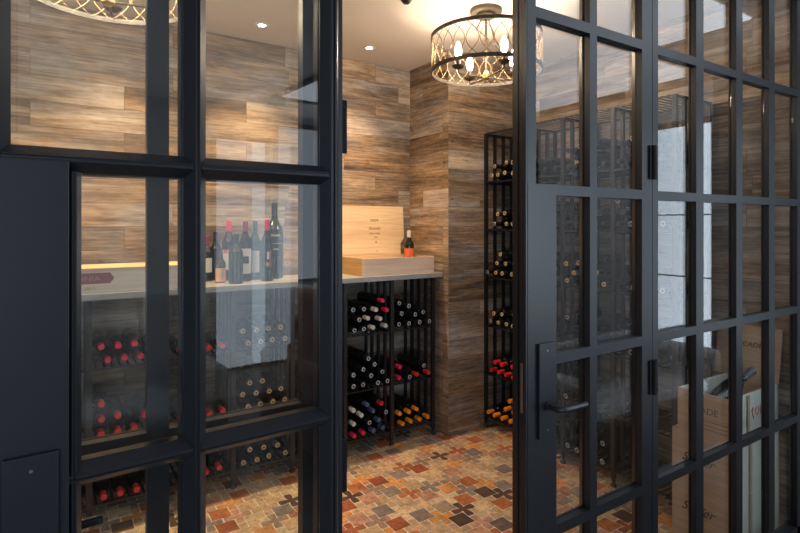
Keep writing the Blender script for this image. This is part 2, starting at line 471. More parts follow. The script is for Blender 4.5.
def sidelight(name, label, x0, x1, mull, edgeL, edgeR, posts):
    r = thing(name, label, 'window', (x0, YG, 0), None, 'structure')
    f = MB()
    def vb(a, b):
        vbar_out(f, a - x0, b - x0, .0, 2.665)
        f.box((a + b) / 2 - x0 - .004, (a + b) / 2 - x0 + .004, .0205, .0245, 0, 2.665)
        moulded(f, a - x0 + .001, b - x0 - .001, 0, 2.665, True, .038)
    for a, b in mull: vb(a, b)
    for z in BARZ[1:]: f.box(0, x1 - x0, .0001, .0203, z - .0155, z + .0155)
    for z in BARZ[1:]: moulded(f, z - .016, z + .016, .004, x1 - x0 - .004, False, .038)
    f.box(0, x1 - x0, .0, .05, 2.60, 2.665); f.box(0, x1 - x0, .0, .05, 0, .128)
    f.build('frame', FRAME, r, True)
    g = MB(); es = [m for ab in mull for m in ab]
    for a, b in zip(es[1:-1:2], es[2::2]): g.box(a - x0 - .004, b - x0 + .004, GY0, GY1, .12, 2.61)
    g.build('glass', GLASS, r, True)
sidelight('window_1', 'fixed glazed side panel right of the door with narrow panes', 1.716, XR,
          [(1.716, 1.749), (1.996, 2.047), (2.297, 2.348), (2.583, 2.636), (2.866, 2.918), (3.06, 3.10)], 0, 0, 0)
sidelight('window_2', 'fixed glazed side panel seen through the open left leaf', XL, .494,
          [(-1.2, -1.16), (-.757, -.72), (-.457, -.42), (-.157, -.12), (.143, .180), (.442, .494)], 0, 0, 0)
hd = MB().box(.494, 1.716, YG, YG + .05, 2.66, 2.667).build('trim_1', FRAME)
tag(hd, 'slim charcoal head frame over the double doorway', 'frame', None, 'structure')

# ------------------------------------------------------------------ counter, rack and tall rack
def slab():
    o = MB().box(XL + .002, 2.372, 3.07, 3.497, 1.1375, 1.1705).build('worktop', STONE, bevel=.002)
    tag(o, 'long grey stone worktop along the plank clad rear wall', 'worktop')
slab()

CX = [2.312, 1.958, 1.597, 1.235, .875, .515, .155, -.205, -.565, -.925]
CS = [.100, .420, .790]
def counter_rack():
    r = thing('wine_rack', 'low black iron wine rack under the grey stone worktop', 'wine rack', (CX[0], 3.10, 0))
    for x in CX:
        d = MB()
        for k, y in enumerate((3.105, 3.195, 3.285, 3.375, 3.465)):
            w = .0135 if k == 0 else .009
            d.box(x - w, x + w, y - .010, y + .010, .05 if k in (0, 4) else .085, 1.1372)
        for z in (CS[0] - .012, CS[1] - .012, CS[2] - .012, 1.128): d.box(x - .006, x + .006, 3.105, 3.465, z - .008, z + .008)
        dv = d.build('divider', IRON, r)
        for y in (3.105, 3.465):
            ft = MB(); ft.lathe([(.006, .002), (.017, .0), (.019, .008), (.014, .018), (.008, .022), (.008, .034), (.012, .036), (.012, .055)], (x, y, 0), 14)
            ft.build('foot', IRON, dv)
    for i in range(len(CX) - 1):
        a, b = CX[i + 1] + .0135, CX[i] - .0135
        for z in CS:
            s = MB()
            s.box(a, b, 3.099, 3.107, z - .011, z - .003); s.box(a, b, 3.461, 3.469, z - .011, z - .003)
            n = 9
            for k in range(n):
                x = a + (k + .5) * (b - a) / n
                s.box(x - .0055, x + .0055, 3.100, 3.468, z - .003, z)
            s.build('shelf', IRON, r)
counter_rack()

TX, TXB = 2.715, 3.085
TY = [3.0, 2.638, 2.275, 1.911, 1.547]
TS = [.095, .410, .770, 1.130, 1.485, 1.840]
def tall_rack():
    r = thing('wine_rack', 'tall black iron wine rack standing along the right hand plank wall', 'wine rack', (TX, TY[0], 0))
    for n_, y in enumerate(TY):
        if n_ == 0: y = YC - .016
        d = MB(); xs = (TX + .010, TX + .098, TX + .186, TX + .274, TXB - .014)
        for k, x in enumerate(xs):
            w = .0125 if k == 0 else .009
            d.box(x - .010, x + .010, y - w, y + w, .05 if k in (0, 4) else .08, 2.20)
        for z in [s - .012 for s in TS] + [2.192]: d.box(xs[0], xs[-1], y - .006, y + .006, z - .008, z + .008)
        dv = d.build('divider', IRON, r)
        for x in (xs[0], xs[-1]):
            ft = MB(); ft.lathe([(.006, .002), (.017, .0), (.019, .008), (.014, .018), (.008, .022), (.008, .034), (.012, .036), (.012, .055)], (x, y, 0), 14)
            ft.build('foot', IRON, dv)
    ys = [YC - .016] + TY[1:]
    for i in range(4):
        a, b = ys[i + 1] + .0125, ys[i] - .0125
        for z in TS + [2.203]:
            s = MB()
            s.box(TX, TX + .008, a, b, z - .011, z - .003); s.box(TXB - .012, TXB - .004, a, b, z - .011, z - .003)
            n = 9
            for k in range(n):
                y = a + (k + .5) * (b - a) / n
                s.box(TX, TXB - .004, y - .0055, y + .0055, z - .003, z)
            s.build('top_grille' if z > 2.1 else 'shelf', IRON, r)
tall_rack()

# ---- bottles
BODY = [(.0, .004), (.020, .004), (.034, .0), (.0365, .004), (.0368, .02), (.0368, .180), (.0350, .196), (.0290, .212), (.0205, .226), (.0160, .240), (.0145, .255), (.0140, .298)]
def capsule_mesh(color):
    mb = MB()
    if color == 'silver':
        mb.lathe([(.0151, .246), (.0153, .296), (.0146, .3015), (.0125, .3025), (.0085, .3025), (0, .3005)], (0, 0, 0), 14, mats=[0, 0, 1, 1, 0])
        mats = [FOIL['black'], FOIL['silver']]
    elif color == 'tan':
        mb.lathe([(.0151, .240), (.0153, .296), (.0146, .3015), (.0125, .3025), (.006, .3025), (0, .3010)], (0, 0, 0), 14, mats=[1, 0, 0, 0, 1])
        mats = [FOIL['tan'], FOIL['black']]
    else:
        mb.lathe([(.0152, .225), (.0154, .296), (.0148, .3015), (.0125, .3025), (0, .3020)], (0, 0, 0), 14)
        mats = [FOIL[color]]
    return mb, mats
PROTO = {}
def lying_bottle(color):
    """bottle mesh along +z with its foil capsule as a child; the first of a colour is the source of the copies"""
    if color in PROTO: return copy_tree(PROTO[color])
    first = next(iter(PROTO.values()), None)
    if first is None:
        o = MB().lathe(BODY, (0, 0, 0), 18).build('wine_bottle', BOTTLE)
    else:
        o = bpy.data.objects.new('wine_bottle', first.data); COL.objects.link(o)
    mb, mats = capsule_mesh(color)
    mb.build('foil_capsule', mats, o, True)
    PROTO[color] = o
    return o

def settle(pts, a, b, floor, R=.0378, iters=260):
    pts = [[p[0], max(p[1], floor + R), p[2]] for p in pts]
    lo, hi = a + R, b - R
    for it in range(iters):
        g = .0012 if it < iters - 60 else 0
        for p in pts: p[1] -= g
        for _ in range(5):
            for i in range(len(pts)):
                for j in range(i):
                    dx = pts[i][0] - pts[j][0]; dz = pts[i][1] - pts[j][1]; d = math.hypot(dx, dz) or 1e-6
                    if d < 2 * R:
                        e = (2 * R - d) / 2 / d
                        pts[i][0] += dx * e; pts[i][1] += dz * e; pts[j][0] -= dx * e; pts[j][1] -= dz * e
            for p in pts:
                p[0] = min(max(p[0], lo), hi); p[1] = max(p[1], floor + R)
    return pts

LEVELC = ['lowest shelf', 'middle shelf', 'top shelf']
LEVELT = ['lowest shelf', 'second shelf up', 'third shelf up', 'fourth shelf up', 'fifth shelf up', 'top shelf']
BAYC = ['next to wood column', 'second from wood column', 'third from wood column', 'fourth from wood column', 'fifth from wood column', 'sixth from wood column', 'seventh from wood column']
BAYT = ['nearest rear wall', 'second from rear wall', 'third from rear wall', 'nearest the glass']
FOILN = {'orange': 'orange-foiled', 'red': 'red-foiled', 'crimson': 'crimson-foiled', 'white': 'white-foiled', 'blue': 'blue-foiled', 'tan': 'tan-capped',
         'silver': 'silver-ringed black-capped', 'purple': 'plum-foiled', 'black': 'black-foiled'}
rngb = random.Random(5)
def stock(rack, bay, level, pts):
    if rack == 'c':
        a, b = CX[bay + 1] + .0155, CX[bay] - .0155; fl = CS[level]
    else:
        ys = [YC - .016] + TY[1:]
        a, b = ys[bay + 1] + .0145, ys[bay] - .0145; fl = TS[level]
    ceil_ = (CS + [1.12])[level + 1] - .012 if rack == 'c' else (TS + [2.19])[level + 1] - .012
    for x, z, c in settle(pts, a, b, fl):
        if z + .037 > ceil_: continue
        o = lying_bottle(c)
        j = rngb.uniform(-.012, .012)
        if rack == 'c':
            o.location = (x, 3.385 + j, z); o.rotation_euler = (PI / 2, 0, rngb.uniform(0, 0))
        else:
            o.location = (2.998 + j, x, z); o.rotation_euler = (0, -PI / 2, 0)
        bn = BAYC[bay] if rack == 'c' else BAYT[bay]
        ln = LEVELC[level] if rack == 'c' else LEVELT[level]
        rk = 'low rack' if rack == 'c' else 'tall rack'
        tag(o, '%s bottle, %s, %s bay %s' % (FOILN[c], ln, rk, bn), 'wine bottle', '%s bottles, %s %s, %s' % (FOILN[c], rk, ln, bn))

def W(s, rack):
    """'x z colour' list measured on the rack's front plane, heights relative to the eye"""
    out = []
    for t in s.split(';'):
        q = t.split()
        if len(q) == 3: out.append((float(q[0]), EYE + float(q[1]), q[2]))
    return out
stock('c', 0, 2, W('2.054 -0.540 silver;1.975 -0.546 silver;2.008 -0.618 silver;2.083 -0.615 silver;2.166 -0.611 silver;1.971 -0.690 silver;2.045 -0.692 silver;2.137 -0.688 silver;2.218 -0.684 silver', 'c'))
stock('c', 0, 1, W('1.971 -0.959 crimson;2.039 -1.045 crimson;2.127 -1.032 red;2.212 -1.034 red;2.064 -0.970 silver;2.177 -0.948 silver', 'c'))
stock('c', 0, 0, W('2.096 -1.206 orange;2.049 -1.278 orange;2.151 -1.290 orange;2.020 -1.367 orange;2.108 -1.364 orange;2.229 -1.373 orange;1.971 -1.287 orange', 'c'))
stock('c', 1, 2, W('1.821 -0.495 crimson;1.875 -0.565 crimson;1.775 -0.562 white;1.697 -0.555 silver;1.729 -0.628 white;1.808 -0.625 white;1.775 -0.692 white;1.856 -0.693 white;1.627 -0.571 silver;1.656 -0.627 silver;1.706 -0.685 silver;1.630 -0.677 silver', 'c'))
stock('c', 1, 1, W('1.731 -0.820 silver;1.693 -0.895 silver;1.775 -0.889 silver;1.830 -0.954 silver;1.659 -0.968 silver;1.739 -0.966 silver;1.706 -1.040 silver;1.781 -1.042 silver;1.868 -1.036 silver;1.619 -1.044 silver', 'c'))
stock('c', 1, 0, W('1.645 -1.161 white;1.690 -1.227 white;1.614 -1.231 white;1.729 -1.161 blue;1.772 -1.229 blue;1.804 -1.295 blue;1.856 -1.362 blue;1.775 -1.360 blue;1.821 -1.168 red;1.690 -1.360 crimson;1.619 -1.366 crimson;1.746 -1.304 silver;1.875 -1.248 silver', 'c'))
stock('c', 3, 2, W('1.081 -0.620 tan;1.169 -0.622 tan;1.001 -0.616 tan;0.961 -0.690 tan;1.043 -0.694 tan;1.126 -0.692 tan;0.908 -0.621 tan;1.208 -0.693 tan', 'c'))
stock('c', 3, 1, W('1.040 -0.904 tan;1.126 -0.906 tan;0.951 -0.916 tan;0.908 -0.982 tan;1.001 -0.976 tan;1.083 -0.977 tan;1.169 -0.978 tan;0.958 -1.047 tan;1.043 -1.047 tan;1.128 -1.049 tan', 'c'))
stock('c', 3, 0, W('0.918 -1.374 tan;1.008 -1.382 tan;1.089 -1.378 tan;1.174 -1.379 tan;0.969 -1.302 tan;1.052 -1.304 tan;1.139 -1.305 tan', 'c'))
stock('c', 4, 2, W('0.730 -0.606 red;0.765 -0.695 red;0.614 -0.700 red;0.688 -0.699 red', 'c'))
stock('c', 4, 1, W('0.731 -0.951 red;0.771 -1.041 red;0.688 -1.033 red;0.614 -1.041 red', 'c'))
stock('c', 4, 0, W('0.729 -1.353 red;0.786 -1.351 red;0.635 -1.353 red', 'c'))
stock('c', 5, 2, W('0.207 -0.618 crimson;0.312 -0.627 crimson;0.256 -0.694 crimson;0.378 -0.695 crimson;0.407 -0.613 crimson;0.265 -0.552 crimson;0.353 -0.551 crimson', 'c'))
stock('c', 5, 1, W('0.203 -0.862 red;0.285 -0.915 red;0.369 -0.951 crimson;0.203 -0.949 red;0.287 -1.003 red;0.366 -1.039 red;0.203 -1.039 red;0.444 -1.039 red', 'c'))
stock('c', 5, 0, W('0.292 -1.370 red;0.370 -1.369 red;0.220 -1.370 red;0.444 -1.368 red', 'c'))
stock('t', 0, 0, W('2.903 -1.383 orange;2.830 -1.318 orange;2.750 -1.246 orange;2.780 -1.386 orange;2.720 -1.322 orange;2.662 -1.395 orange;2.624 -1.328 orange', 't'))
stock('t', 0, 1, W('2.830 -1.048 red;2.780 -0.972 red;2.740 -0.896 red;2.740 -1.041 red;2.720 -0.977 red;2.652 -1.025 red;2.643 -0.946 red', 't'))
stock('t', 0, 2, W('2.770 -0.532 tan;2.810 -0.616 tan;2.720 -0.618 tan;2.851 -0.694 tan;2.770 -0.696 tan;2.672 -0.688 tan;2.634 -0.606 tan', 't'))
stock('t', 0, 3, W('2.770 -0.176 tan;2.810 -0.256 tan;2.720 -0.258 tan;2.856 -0.339 tan;2.770 -0.340 tan;2.681 -0.333 tan;2.624 -0.260 tan;2.914 -0.351 silver', 't'))
stock('t', 0, 4, W('2.810 0.096 tan;2.725 0.094 tan;2.841 0.024 silver;2.760 0.016 tan;2.672 0.016 tan;2.634 0.085 tan', 't'))
stock('t', 0, 5, W('2.760 0.528 tan;2.810 0.448 tan;2.725 0.439 tan;2.841 0.364 tan;2.770 0.358 tan;2.701 0.353 tan;2.634 0.423 tan', 't'))


def grid(a, b, fl, rows, cols, color, skip=(), alt=None):
    out = []
    for r in range(rows):
        n = cols - (r % 2)
        for k in range(n):
            if (r, k) in skip: continue
            x = (a + b) / 2 + (k - (n - 1) / 2) * .0785
            out.append((x + rngb.uniform(-.003, .003), fl + .038 + r * .068, alt if alt and rngb.random() < .25 else color))
    return out
def cbin(b): return CX[b + 1], CX[b]
def tbin(b): return TY[b + 1], TY[b]
for bay in (2,):
    a, b = cbin(bay)
    stock('c', bay, 0, grid(a, b, CS[0], 3, 4, 'tan', [(2, 0)])); stock('c', bay, 1, grid(a, b, CS[1], 3, 4, 'tan', [(2, 3)])); stock('c', bay, 2, grid(a, b, CS[2], 2, 4, 'tan'))
a, b = cbin(6)
stock('c', 6, 0, grid(a, b, CS[0], 2, 4, 'red')); stock('c', 6, 1, grid(a, b, CS[1], 2, 4, 'red'))
TC = [[], ['tan', 'black', 'tan', 'tan', 'black', 'black'], ['black', 'black', 'black', 'tan', 'black', 'black'], ['black', 'black', 'black', 'black', 'black', 'black']]
for bay in (1, 2, 3):
    for lv in range(6):
        if bay == 3 and lv in (0, 1): continue
        a, b = tbin(bay)
        rows = 3 if (bay + lv) % 3 else 2
        stock('t', bay, lv, grid(a, b, TS[lv], rows, 4, TC[bay][lv], [(rows - 1, 0)] if lv % 2 else [(rows - 1, 2)], 'silver'))

# ------------------------------------------------------------------ text
def text(s, size, mat, parent, loc, rot, name='lettering', ext=.0006, align='CENTER', shear=0, sx=1.0):
    cu = bpy.data.curves.new(name, 'FONT'); cu.body = s; cu.size = size; cu.extrude = ext; cu.align_x = align; cu.align_y = 'CENTER'; cu.shear = shear
    cu.resolution_u = 3
    cu.materials.append(mat)
    tmp = bpy.data.objects.new(name, cu)
    me = bpy.data.meshes.new_from_object(tmp); bpy.data.objects.remove(tmp)
    o = bpy.data.objects.new(name, me); COL.objects.link(o)
    o.parent = parent; o.location = Vector(loc) - Vector(parent.location); o.rotation_euler = rot; o.scale = (sx, 1, 1)
    return o
FACEY = (PI / 2, 0, 0)            # reads from -y
FACEX = (PI / 2, 0, -PI / 2)      # reads from -x

# ------------------------------------------------------------------ open pine case on the worktop
TOP = 1.1707
def pine_case():
    x0, x1, y0, y1, h = 1.735, 2.326, 3.112, 3.445, .118
    r = thing('wooden_wine_case', 'open pale pine wine case on the worktop beside the column', 'wine case', (x0, y0, TOP))
    t = .012
    MB().box(x0, x1, y0, y0 + t, TOP, TOP + h).build('front_board', PINEP, r, bevel=.001)
    for q in (x0, x1 - t): MB().box(q, q + t, y0 + t, y1, TOP, TOP + h).build('end_board', PINEO, r, bevel=.001)
    MB().box(x0 + t, x1 - t, y1 - t, y1, TOP, TOP + h).build('back_board', PINE, r)
    MB().box(x0 + t, x1 - t, y0 + t, y1 - t, TOP, TOP + .010).build('base_board', PINE, r)
    lx0, lx1 = 1.735, 2.300; zb, zt = TOP + .004, TOP + .487
    yb, yt = 3.452, 3.484
    # lid leaning on the wall, its right edge notched near the foot
    pr = [(lx0, zb), (lx1 - .035, zb), (lx1 - .035, zb + .195), (lx1 - .022, zb + .215), (lx1 - .004, zb + .235), (lx1, zb + .26), (lx1, zt), (lx0, zt)]
    def Y(z): return yb + (yt - yb) * (z - zb) / (zt - zb)
    m = MB(); m.hull([(x, Y(z), z) for x, z in pr], [(x, Y(z) + .010, z) for x, z in pr])
    l = m.build('lid_board', PINE, r)
    rx = PI / 2 - math.atan2(yt - yb, zt - zb)
    text('2009', .030, INK, r, (2.035, Y(1.545) - .001, 1.548), (rx, 0, 0), sx=1.25)
    text('Passalia', .034, INK, r, (2.035, Y(1.49) - .001, 1.488), (rx, 0, 0), shear=.3)
    text('Napa Valley', .020, INK, r, (2.037, Y(1.455) - .001, 1.452), (rx, 0, 0), shear=.2)
    text('Estate', .014, INK, r, (2.045, Y(1.425) - .001, 1.424), (rx, 0, 0))
    e = MB()
    for cx, cz, rr in ((2.046, 1.387, .0065), (2.05, 1.318, .004)):
        e.cyl((cx, Y(cz) - .001, cz), (cx, Y(cz) + .001, cz), rr, 10)
    e.build('stamped_emblem', INK, r)
pine_case()

# ---- standing bottles
def standing(x, y, h, r, cap, lab, name='wine_bottle', label='', labz=(.18, .5), glass=BOTTLE, caplen=.2, labang=(-1.0, 1.0), facing=-1.2, deco=None):
    t = thing(name, label, 'wine bottle', (x, y, TOP + (.0105 if x > 2 else 0)))
    k = h / .30; n = r / .0368
    prof = [(a * n if a > .017 else a * (1 + (n - 1) * .45), b * k) for a, b in BODY]
    MB().lathe(prof, (0, 0, 0), 24).build('body', glass, t, True)
    nr = .0152 * (1 + (n - 1) * .45)
    MB().lathe([(nr, h * (1 - caplen)), (nr * 1.01, h * .985), (nr * .95, h * 1.003), (nr * .8, h * 1.008), (0, h * 1.008)], (0, 0, 0), 16).build('foil_capsule', cap, t, True)
    if lab:
        m = MB(); seg = 14; R = r * 1.006
        z0, z1 = labz[0] * h, labz[1] * h
        A = [facing + labang[0] + (labang[1] - labang[0]) * i / seg for i in range(seg + 1)]
        vs = [(R * math.cos(a), R * math.sin(a), z) for z in (z0, z1) for a in A]
        m.add(vs, [(i, i + 1, seg + 2 + i, seg + 1 + i) for i in range(seg)], 0, True)
        m.build('paper_label', lab, t, True)
        if deco:
            dm = MB(); R2 = r * 1.012
            for (a0, a1, b0, b1, mi) in deco:
                AA = [facing + a0 + (a1 - a0) * i / 6 for i in range(7)]
                vs = [(R2 * math.cos(a), R2 * math.sin(a), z * h) for z in (b0, b1) for a in AA]
                dm.add(vs, [(i, i + 1, 8 + i, 7 + i) for i in range(6)], mi, True)
            dm.build('label_print', [LAB_R, LAB_K, LAB_W, GOLD], t, True)
    return t
standing(2.262, 3.340, .290, .0370, FOIL['white'], LAB_O, label='dark wine bottle with a red-orange label in the open pine case', labz=(.10, .55), labang=(-1.5, 1.5), facing=-2.2,
         deco=[(-.5, .5, .30, .33, 1), (-.3, .3, .22, .24, 1)])
standing(.797, 3.405, .275, .037, FOIL['purple'], LAB_W, label='wine bottle with a plain pale label, leftmost of the worktop group', labz=(.2, .52), facing=-1.8)
standing(.845, 3.265, .185, .030, FOIL['black'], LAB_T, label='small half bottle with a light orange label on the worktop', labz=(.04, .48), labang=(-1.3, 1.3), facing=-1.8, caplen=.25,
         deco=[(-.3, .5, .16, .36, 3)])
standing(.862, 3.445, .300, .037, FOIL['black'], None, label='unlabelled dark wine bottle behind the small orange-labelled half bottle')
standing(.925, 3.375, .368, .041, FOIL['crimson'], LAB_W, label='wine bottle with crimson foil and pale pink label beside the half bottle', labz=(.18, .52), facing=-1.8, labang=(-1.2, .9),
         deco=[(-1.0, .6, .46, .52, 0)])
standing(.908, 3.165, .290, .041, FOIL['black'], None, label='short dark unlabelled bottle nearest the worktop edge', glass=BOTTLEG)
standing(.998, 3.275, .366, .038, FOIL['purple'], LAB_W, label='tall bottle with plum foil and a wide white label', labz=(.13, .55), facing=-1.8, labang=(-1.1, 1.1), deco=[(-.6, .5, .30, .42, 1)])
standing(1.078, 3.335, .368, .037, FOIL['black'], LAB_W, label='tall black-foiled bottle with a square white label beside the gap in the bottle row', labz=(.13, .50), facing=-1.9, labang=(-1.3, .8), deco=[(-.9, .2, .17, .33, 2)])
standing(1.112, 3.210, .376, .038, FOIL['crimson'], LAB_K, label='crimson-foiled bottle with a narrow colourful label beside the biggest bottle', labz=(.18, .55), facing=-1.7, labang=(-.5, .5),
         deco=[(.2, .35, .22, .50, 0), (-.3, .1, .25, .31, 3), (-.2, .15, .36, .48, 2)])
standing(1.212, 3.355, .486, .056, FOIL['black'], LAB_K, label='biggest bottle, dark magnum at the right end of the worktop group', labz=(.30, .62), facing=-1.8, labang=(-1.1, 1.1), caplen=.22,
         deco=[(-.5, .5, .56, .585, 3), (-.8, .8, .46, .47, 3), (-.35, .35, .38, .40, 3)])

# ---- flat printed wine box at the left of the worktop
def flat_box():
    x0, x1, y0, y1, h = -.12, .632, 3.095, 3.40, .128
    r = thing('wooden_wine_box', 'closed pale wooden wine box with a burgundy banner on the worktop', 'wine box', (x0, y0, TOP))
    MB().box(x0, x1, y0 + .002, y1, TOP, TOP + h - .011).build('body', PINEB, r, bevel=.001)
    MB().box(x0, x1, y0 - .003, y1, TOP + h - .0105, TOP + h).build('lid', PINE, r, bevel=.001)
    b = MB(); yy = y0 + .0005
    z0, z1 = TOP + .048, TOP + .103; xe = .268
    loop = [(-.10, z0), (xe - .02, z0), (xe, (z0 + z1) / 2), (xe - .02, z1), (-.10, z1)]
    b.hull([(x, yy, z) for x, z in loop], [(x, yy + .002, z) for x, z in loop])
    b.build('banner', BURG, r)
    text('CALDUNIA', .034, LETT, r, (.098, yy - .0006, (z0 + z1) / 2 - .002), FACEY, sx=1.25)
    text('2012', .020, INK, r, (.158, y0 + .001, TOP + .025), FACEY, sx=1.3)
BURG = plain('burgundy banner print', (.26, .10, .12), .6)
LETT = plain('pale banner lettering', (.42, .27, .26), .6)
PINEB = pine('bleached pine', (.56, .49, .42), (.70, .63, .55))
flat_box()

# ------------------------------------------------------------------ crates stacked behind the right glass panel
def crate(z0, z1, x0, x1, y0, y1, label, brand, opened=False, script=False):
    r = thing('wooden_wine_crate', label, 'wine crate', (x0, y0, z0), 'crates behind the glass')
    t = .012
    for q in (x0, x1 - t): MB().box(q, q + t, y0, y1, z0, z1).build('side_board', CRATE, r, bevel=.001)
    for q in (y0 + .001, y1 - t): MB().box(x0 + t, x1 - t, q, q + t - .001, z0, z1).build('end_board', CRATEP, r)
    MB().box(x0 + t, x1 - t, y0 + t, y1 - t, z0, z0 + .010).build('base_board', CRATE, r)
    if not opened: MB().box(x0 + t, x1 - t, y0 + t, y1 - t, z1 - .012, z1 - .001).build('top_board', CRATE, r)
    bt = MB(); bt.box(x0 + .145, x0 + .165, y0 - .006, y0 + .001, z0 + .004, z1 - .004); bt.build('batten', CRATE, r)
    if brand:
        text(brand[0], brand[1], INKD, r, (x0 - .0005, (y0 + y1) / 2 - brand[2], z0 + brand[3]), FACEX, shear=brand[4], sx=brand[5])
    return r
ca = crate(.522, .722, 2.57, 3.045, 1.200, 1.446, 'open pine crate holding a large bottle, topmost of the crate stack', ('CADE', .043, .012, .120, 0, 1.0), True)
ln = MB()
for k, z in enumerate((.595, .575, .556)): ln.box(2.5694, 2.5705, 1.215, 1.36 - .02 * k, z, z + .0025)
ln.build('printed_line', INKD, ca)
nk = MB()
c0 = (2.70, 1.1995, .628)
nk.tube([(2.775, 1.2, .655), (2.770, 1.2, .63), (2.785, 1.2, .60)], .0025, 5); nk.tube([(2.76, 1.2, .64), (2.775, 1.2, .645), (2.79, 1.2, .64)], .002, 5)
nk.tube([(2.81, 1.2, .65), (2.80, 1.2, .625), (2.82, 1.2, .61), (2.84, 1.2, .63), (2.83, 1.2, .65)], .002, 5)
nk.tube([(2.86, 1.2, .655), (2.855, 1.2, .61)], .002, 5)
nk.build('red_stamp', LAB_R, ca)
cb = crate(.268, .5215, 2.57, 3.03, 1.190, 1.474, 'closed crate with script lettering, middle of the crate stack', ('Shafer', .060, -.02, .13, .45, 1.0))
cc = crate(.001, .2675, 2.57, 3.03, 1.190, 1.474, 'closed crate with script lettering, bottom of the crate stack', ('Shafer', .060, -.02, .16, .45, 1.0))
def crate_lid():
    r = thing('crate_lid', 'pine crate lid printed in capitals leaning on the right hand wall', 'crate lid', (3.05, 1.2, .7222))
    z0, z1 = .7222, .985; xa, xb = 3.031, 3.082
    def X(z): return xa + (xb - xa) * (z - z0) / (z1 - z0)
    pr = [(1.196, z0), (1.502, z0), (1.502, z1), (1.196, z1)]
    MB().hull([(X(z), y, z) for y, z in pr], [(X(z) + .010, y, z) for y, z in pr]).build('board', CRATE, r)
    rx = PI / 2 - math.atan2(xb - xa, z1 - z0)
    text('CADE', .037, INKD, r, (X(.890) - .0015, 1.325, .890), (rx, 0, -PI / 2), sx=1.0)
crate_lid()
# large bottle lying across the open crate
bt = thing('wine_bottle', 'large dark bottle lying slanted in the open top crate', 'wine bottle', (2.66, 1.40, .70))
bm = MB().lathe([(0, .004), (.03, .004), (.043, 0), (.045, .01), (.045, .17), (.041, .195), (.030, .22), (.019, .24), (.0165, .25), (.0165, .32), (.020, .325), (.020, .34), (0, .34)], (0, 0, 0), 24).build('body', BOTTLE, bt, True)
MB().lathe([(.0172, .265), (.0172, .318), (.0208, .323), (.0208, .342), (0, .3425)], (0, 0, 0), 18).build('foil_capsule', plain('slate foil', (.10, .11, .13), .4), bt, True)
d = Vector((.845, -.149, .37)).normalized()
bt.rotation_euler = d.to_track_quat('Z', 'Y').to_euler()
bt.location = (2.655, 1.336, .646)
# crumpled tissue in the crate
def tissue():
    mb = MB(); rg = random.Random(3); n, k = 9, 14; vs = []
    for i in range(n):
        for j in range(k):
            a = 2 * PI * j / k; e = PI * i / (n - 1)
            rr = 1 + rg.uniform(-.16, .16)
            vs.append((2.71 + .062 * rr * math.sin(e) * math.cos(a), 1.406 + .022 * rr * math.sin(e) * math.sin(a), .66 + .085 * rr * math.cos(e)))
    fs = [(i * k + j, (i + 1) * k + j, (i + 1) * k + (j + 1) % k, i * k + (j + 1) % k) for i in range(n - 1) for j in range(k)]
    mb.add(vs, fs); o = mb.build('packing_paper', plain('white tissue', (.7, .7, .7), .9), None, weld=True, loc=(2.71, 1.406, .58))
    tag(o, 'crumpled white packing paper bulging from the top crate', 'packing paper')
tissue()

# ------------------------------------------------------------------ chandeliers
def chandelier(x, y, label):
    r = thing('chandelier', label, 'chandelier', (x, y, CZ), 'wire drum chandeliers')
    zc = -.0
    c = MB(); c.lathe([(0, -.046), (.052, -.046), (.055, -.042), (.055, -.026), (.086, -.024), (.090, -.019), (.090, -.001), (0, -.001)], (0, 0, 0), 28)
    c.build('ceiling_canopy', BRONZE, r, True)
    zu, zl, R = -.158, -.350, .31
    s = MB(); s.cyl((0, 0, -.38), (0, 0, -.04), .006, 10)
    for a in (.5, .5 + PI): s.cyl((.0, 0, zu), (R * math.cos(a), R * math.sin(a), zu), .004, 8)
    s.cyl((.03, .01, -.045), (.12, .05, zu), .003, 6); s.cyl((-.03, -.01, -.045), (-.12, -.05, zu), .003, 6)
    s.build('stem', BRONZE, r, True)
    for z in (zu, zl):
        h = MB(); n = 72
        pr = [(R - .004, z - .010), (R + .003, z - .010), (R + .003, z + .010), (R - .004, z + .010), (R - .004, z - .010)]
        h.lathe(pr, (0, 0, 0), n, smooth=False); h.build('hoop', BRONZED, r, True)
    w = MB(); K = 26; A = 2 * PI / K
    for k in range(K):
        for sg in (-1, 1):
            pts = []
            for t in range(11):
                u = t / 10; a = A * k + sg * A * .98 * math.sin(PI * u); q = R - .002 + .003 * sg
                pts.append((q * math.cos(a), q * math.sin(a), zu + (zl - zu) * u))
            w.tube(pts, .0022, 5)
    w.build('wire_lattice', WIRE, r, True)
    hb = MB(); hb.lathe([(0, -.402), (.016, -.400), (.024, -.392), (.024, -.376), (.014, -.366), (.010, -.350), (0, -.348)], (0, 0, 0), 18)
    hb.build('hub', GOLD, r, True)
    for k in range(4):
        a = math.radians(80 + 90 * k); cx, cy = .18 * math.cos(a), .18 * math.sin(a)
        m = MB(); m.tube([(0, 0, -.386), (cx * .5, cy * .5, -.386), (cx * .93, cy * .93, -.382), (cx, cy, -.374), (cx, cy, -.350)], .0045, 8)
        arm = m.build('arm', BRONZE, r, True)
        d = MB(); d.lathe([(.006, -.360), (.020, -.356), (.033, -.346), (.036, -.340), (.030, -.342), (.012, -.346), (.012, -.300), (0, -.300)], (cx, cy, 0), 18)
        d.build('candle_cup', BRONZE, arm, True)
        b = MB(); b.lathe([(.010, -.300), (.012, -.290), (.0185, -.272), (.020, -.258), (.016, -.238), (.008, -.218), (.002, -.206), (0, -.205)], (cx, cy, 0), 14)
        b.build('bulb', BULB, arm, True)
    return r
CHAND = 42.0
chandelier(2.065, 2.27, 'wire drum chandelier hanging in front of the wood column, beside the closed leaf')
chandelier(.175, 2.27, 'wire drum chandelier seen through the top pane of the open left leaf')

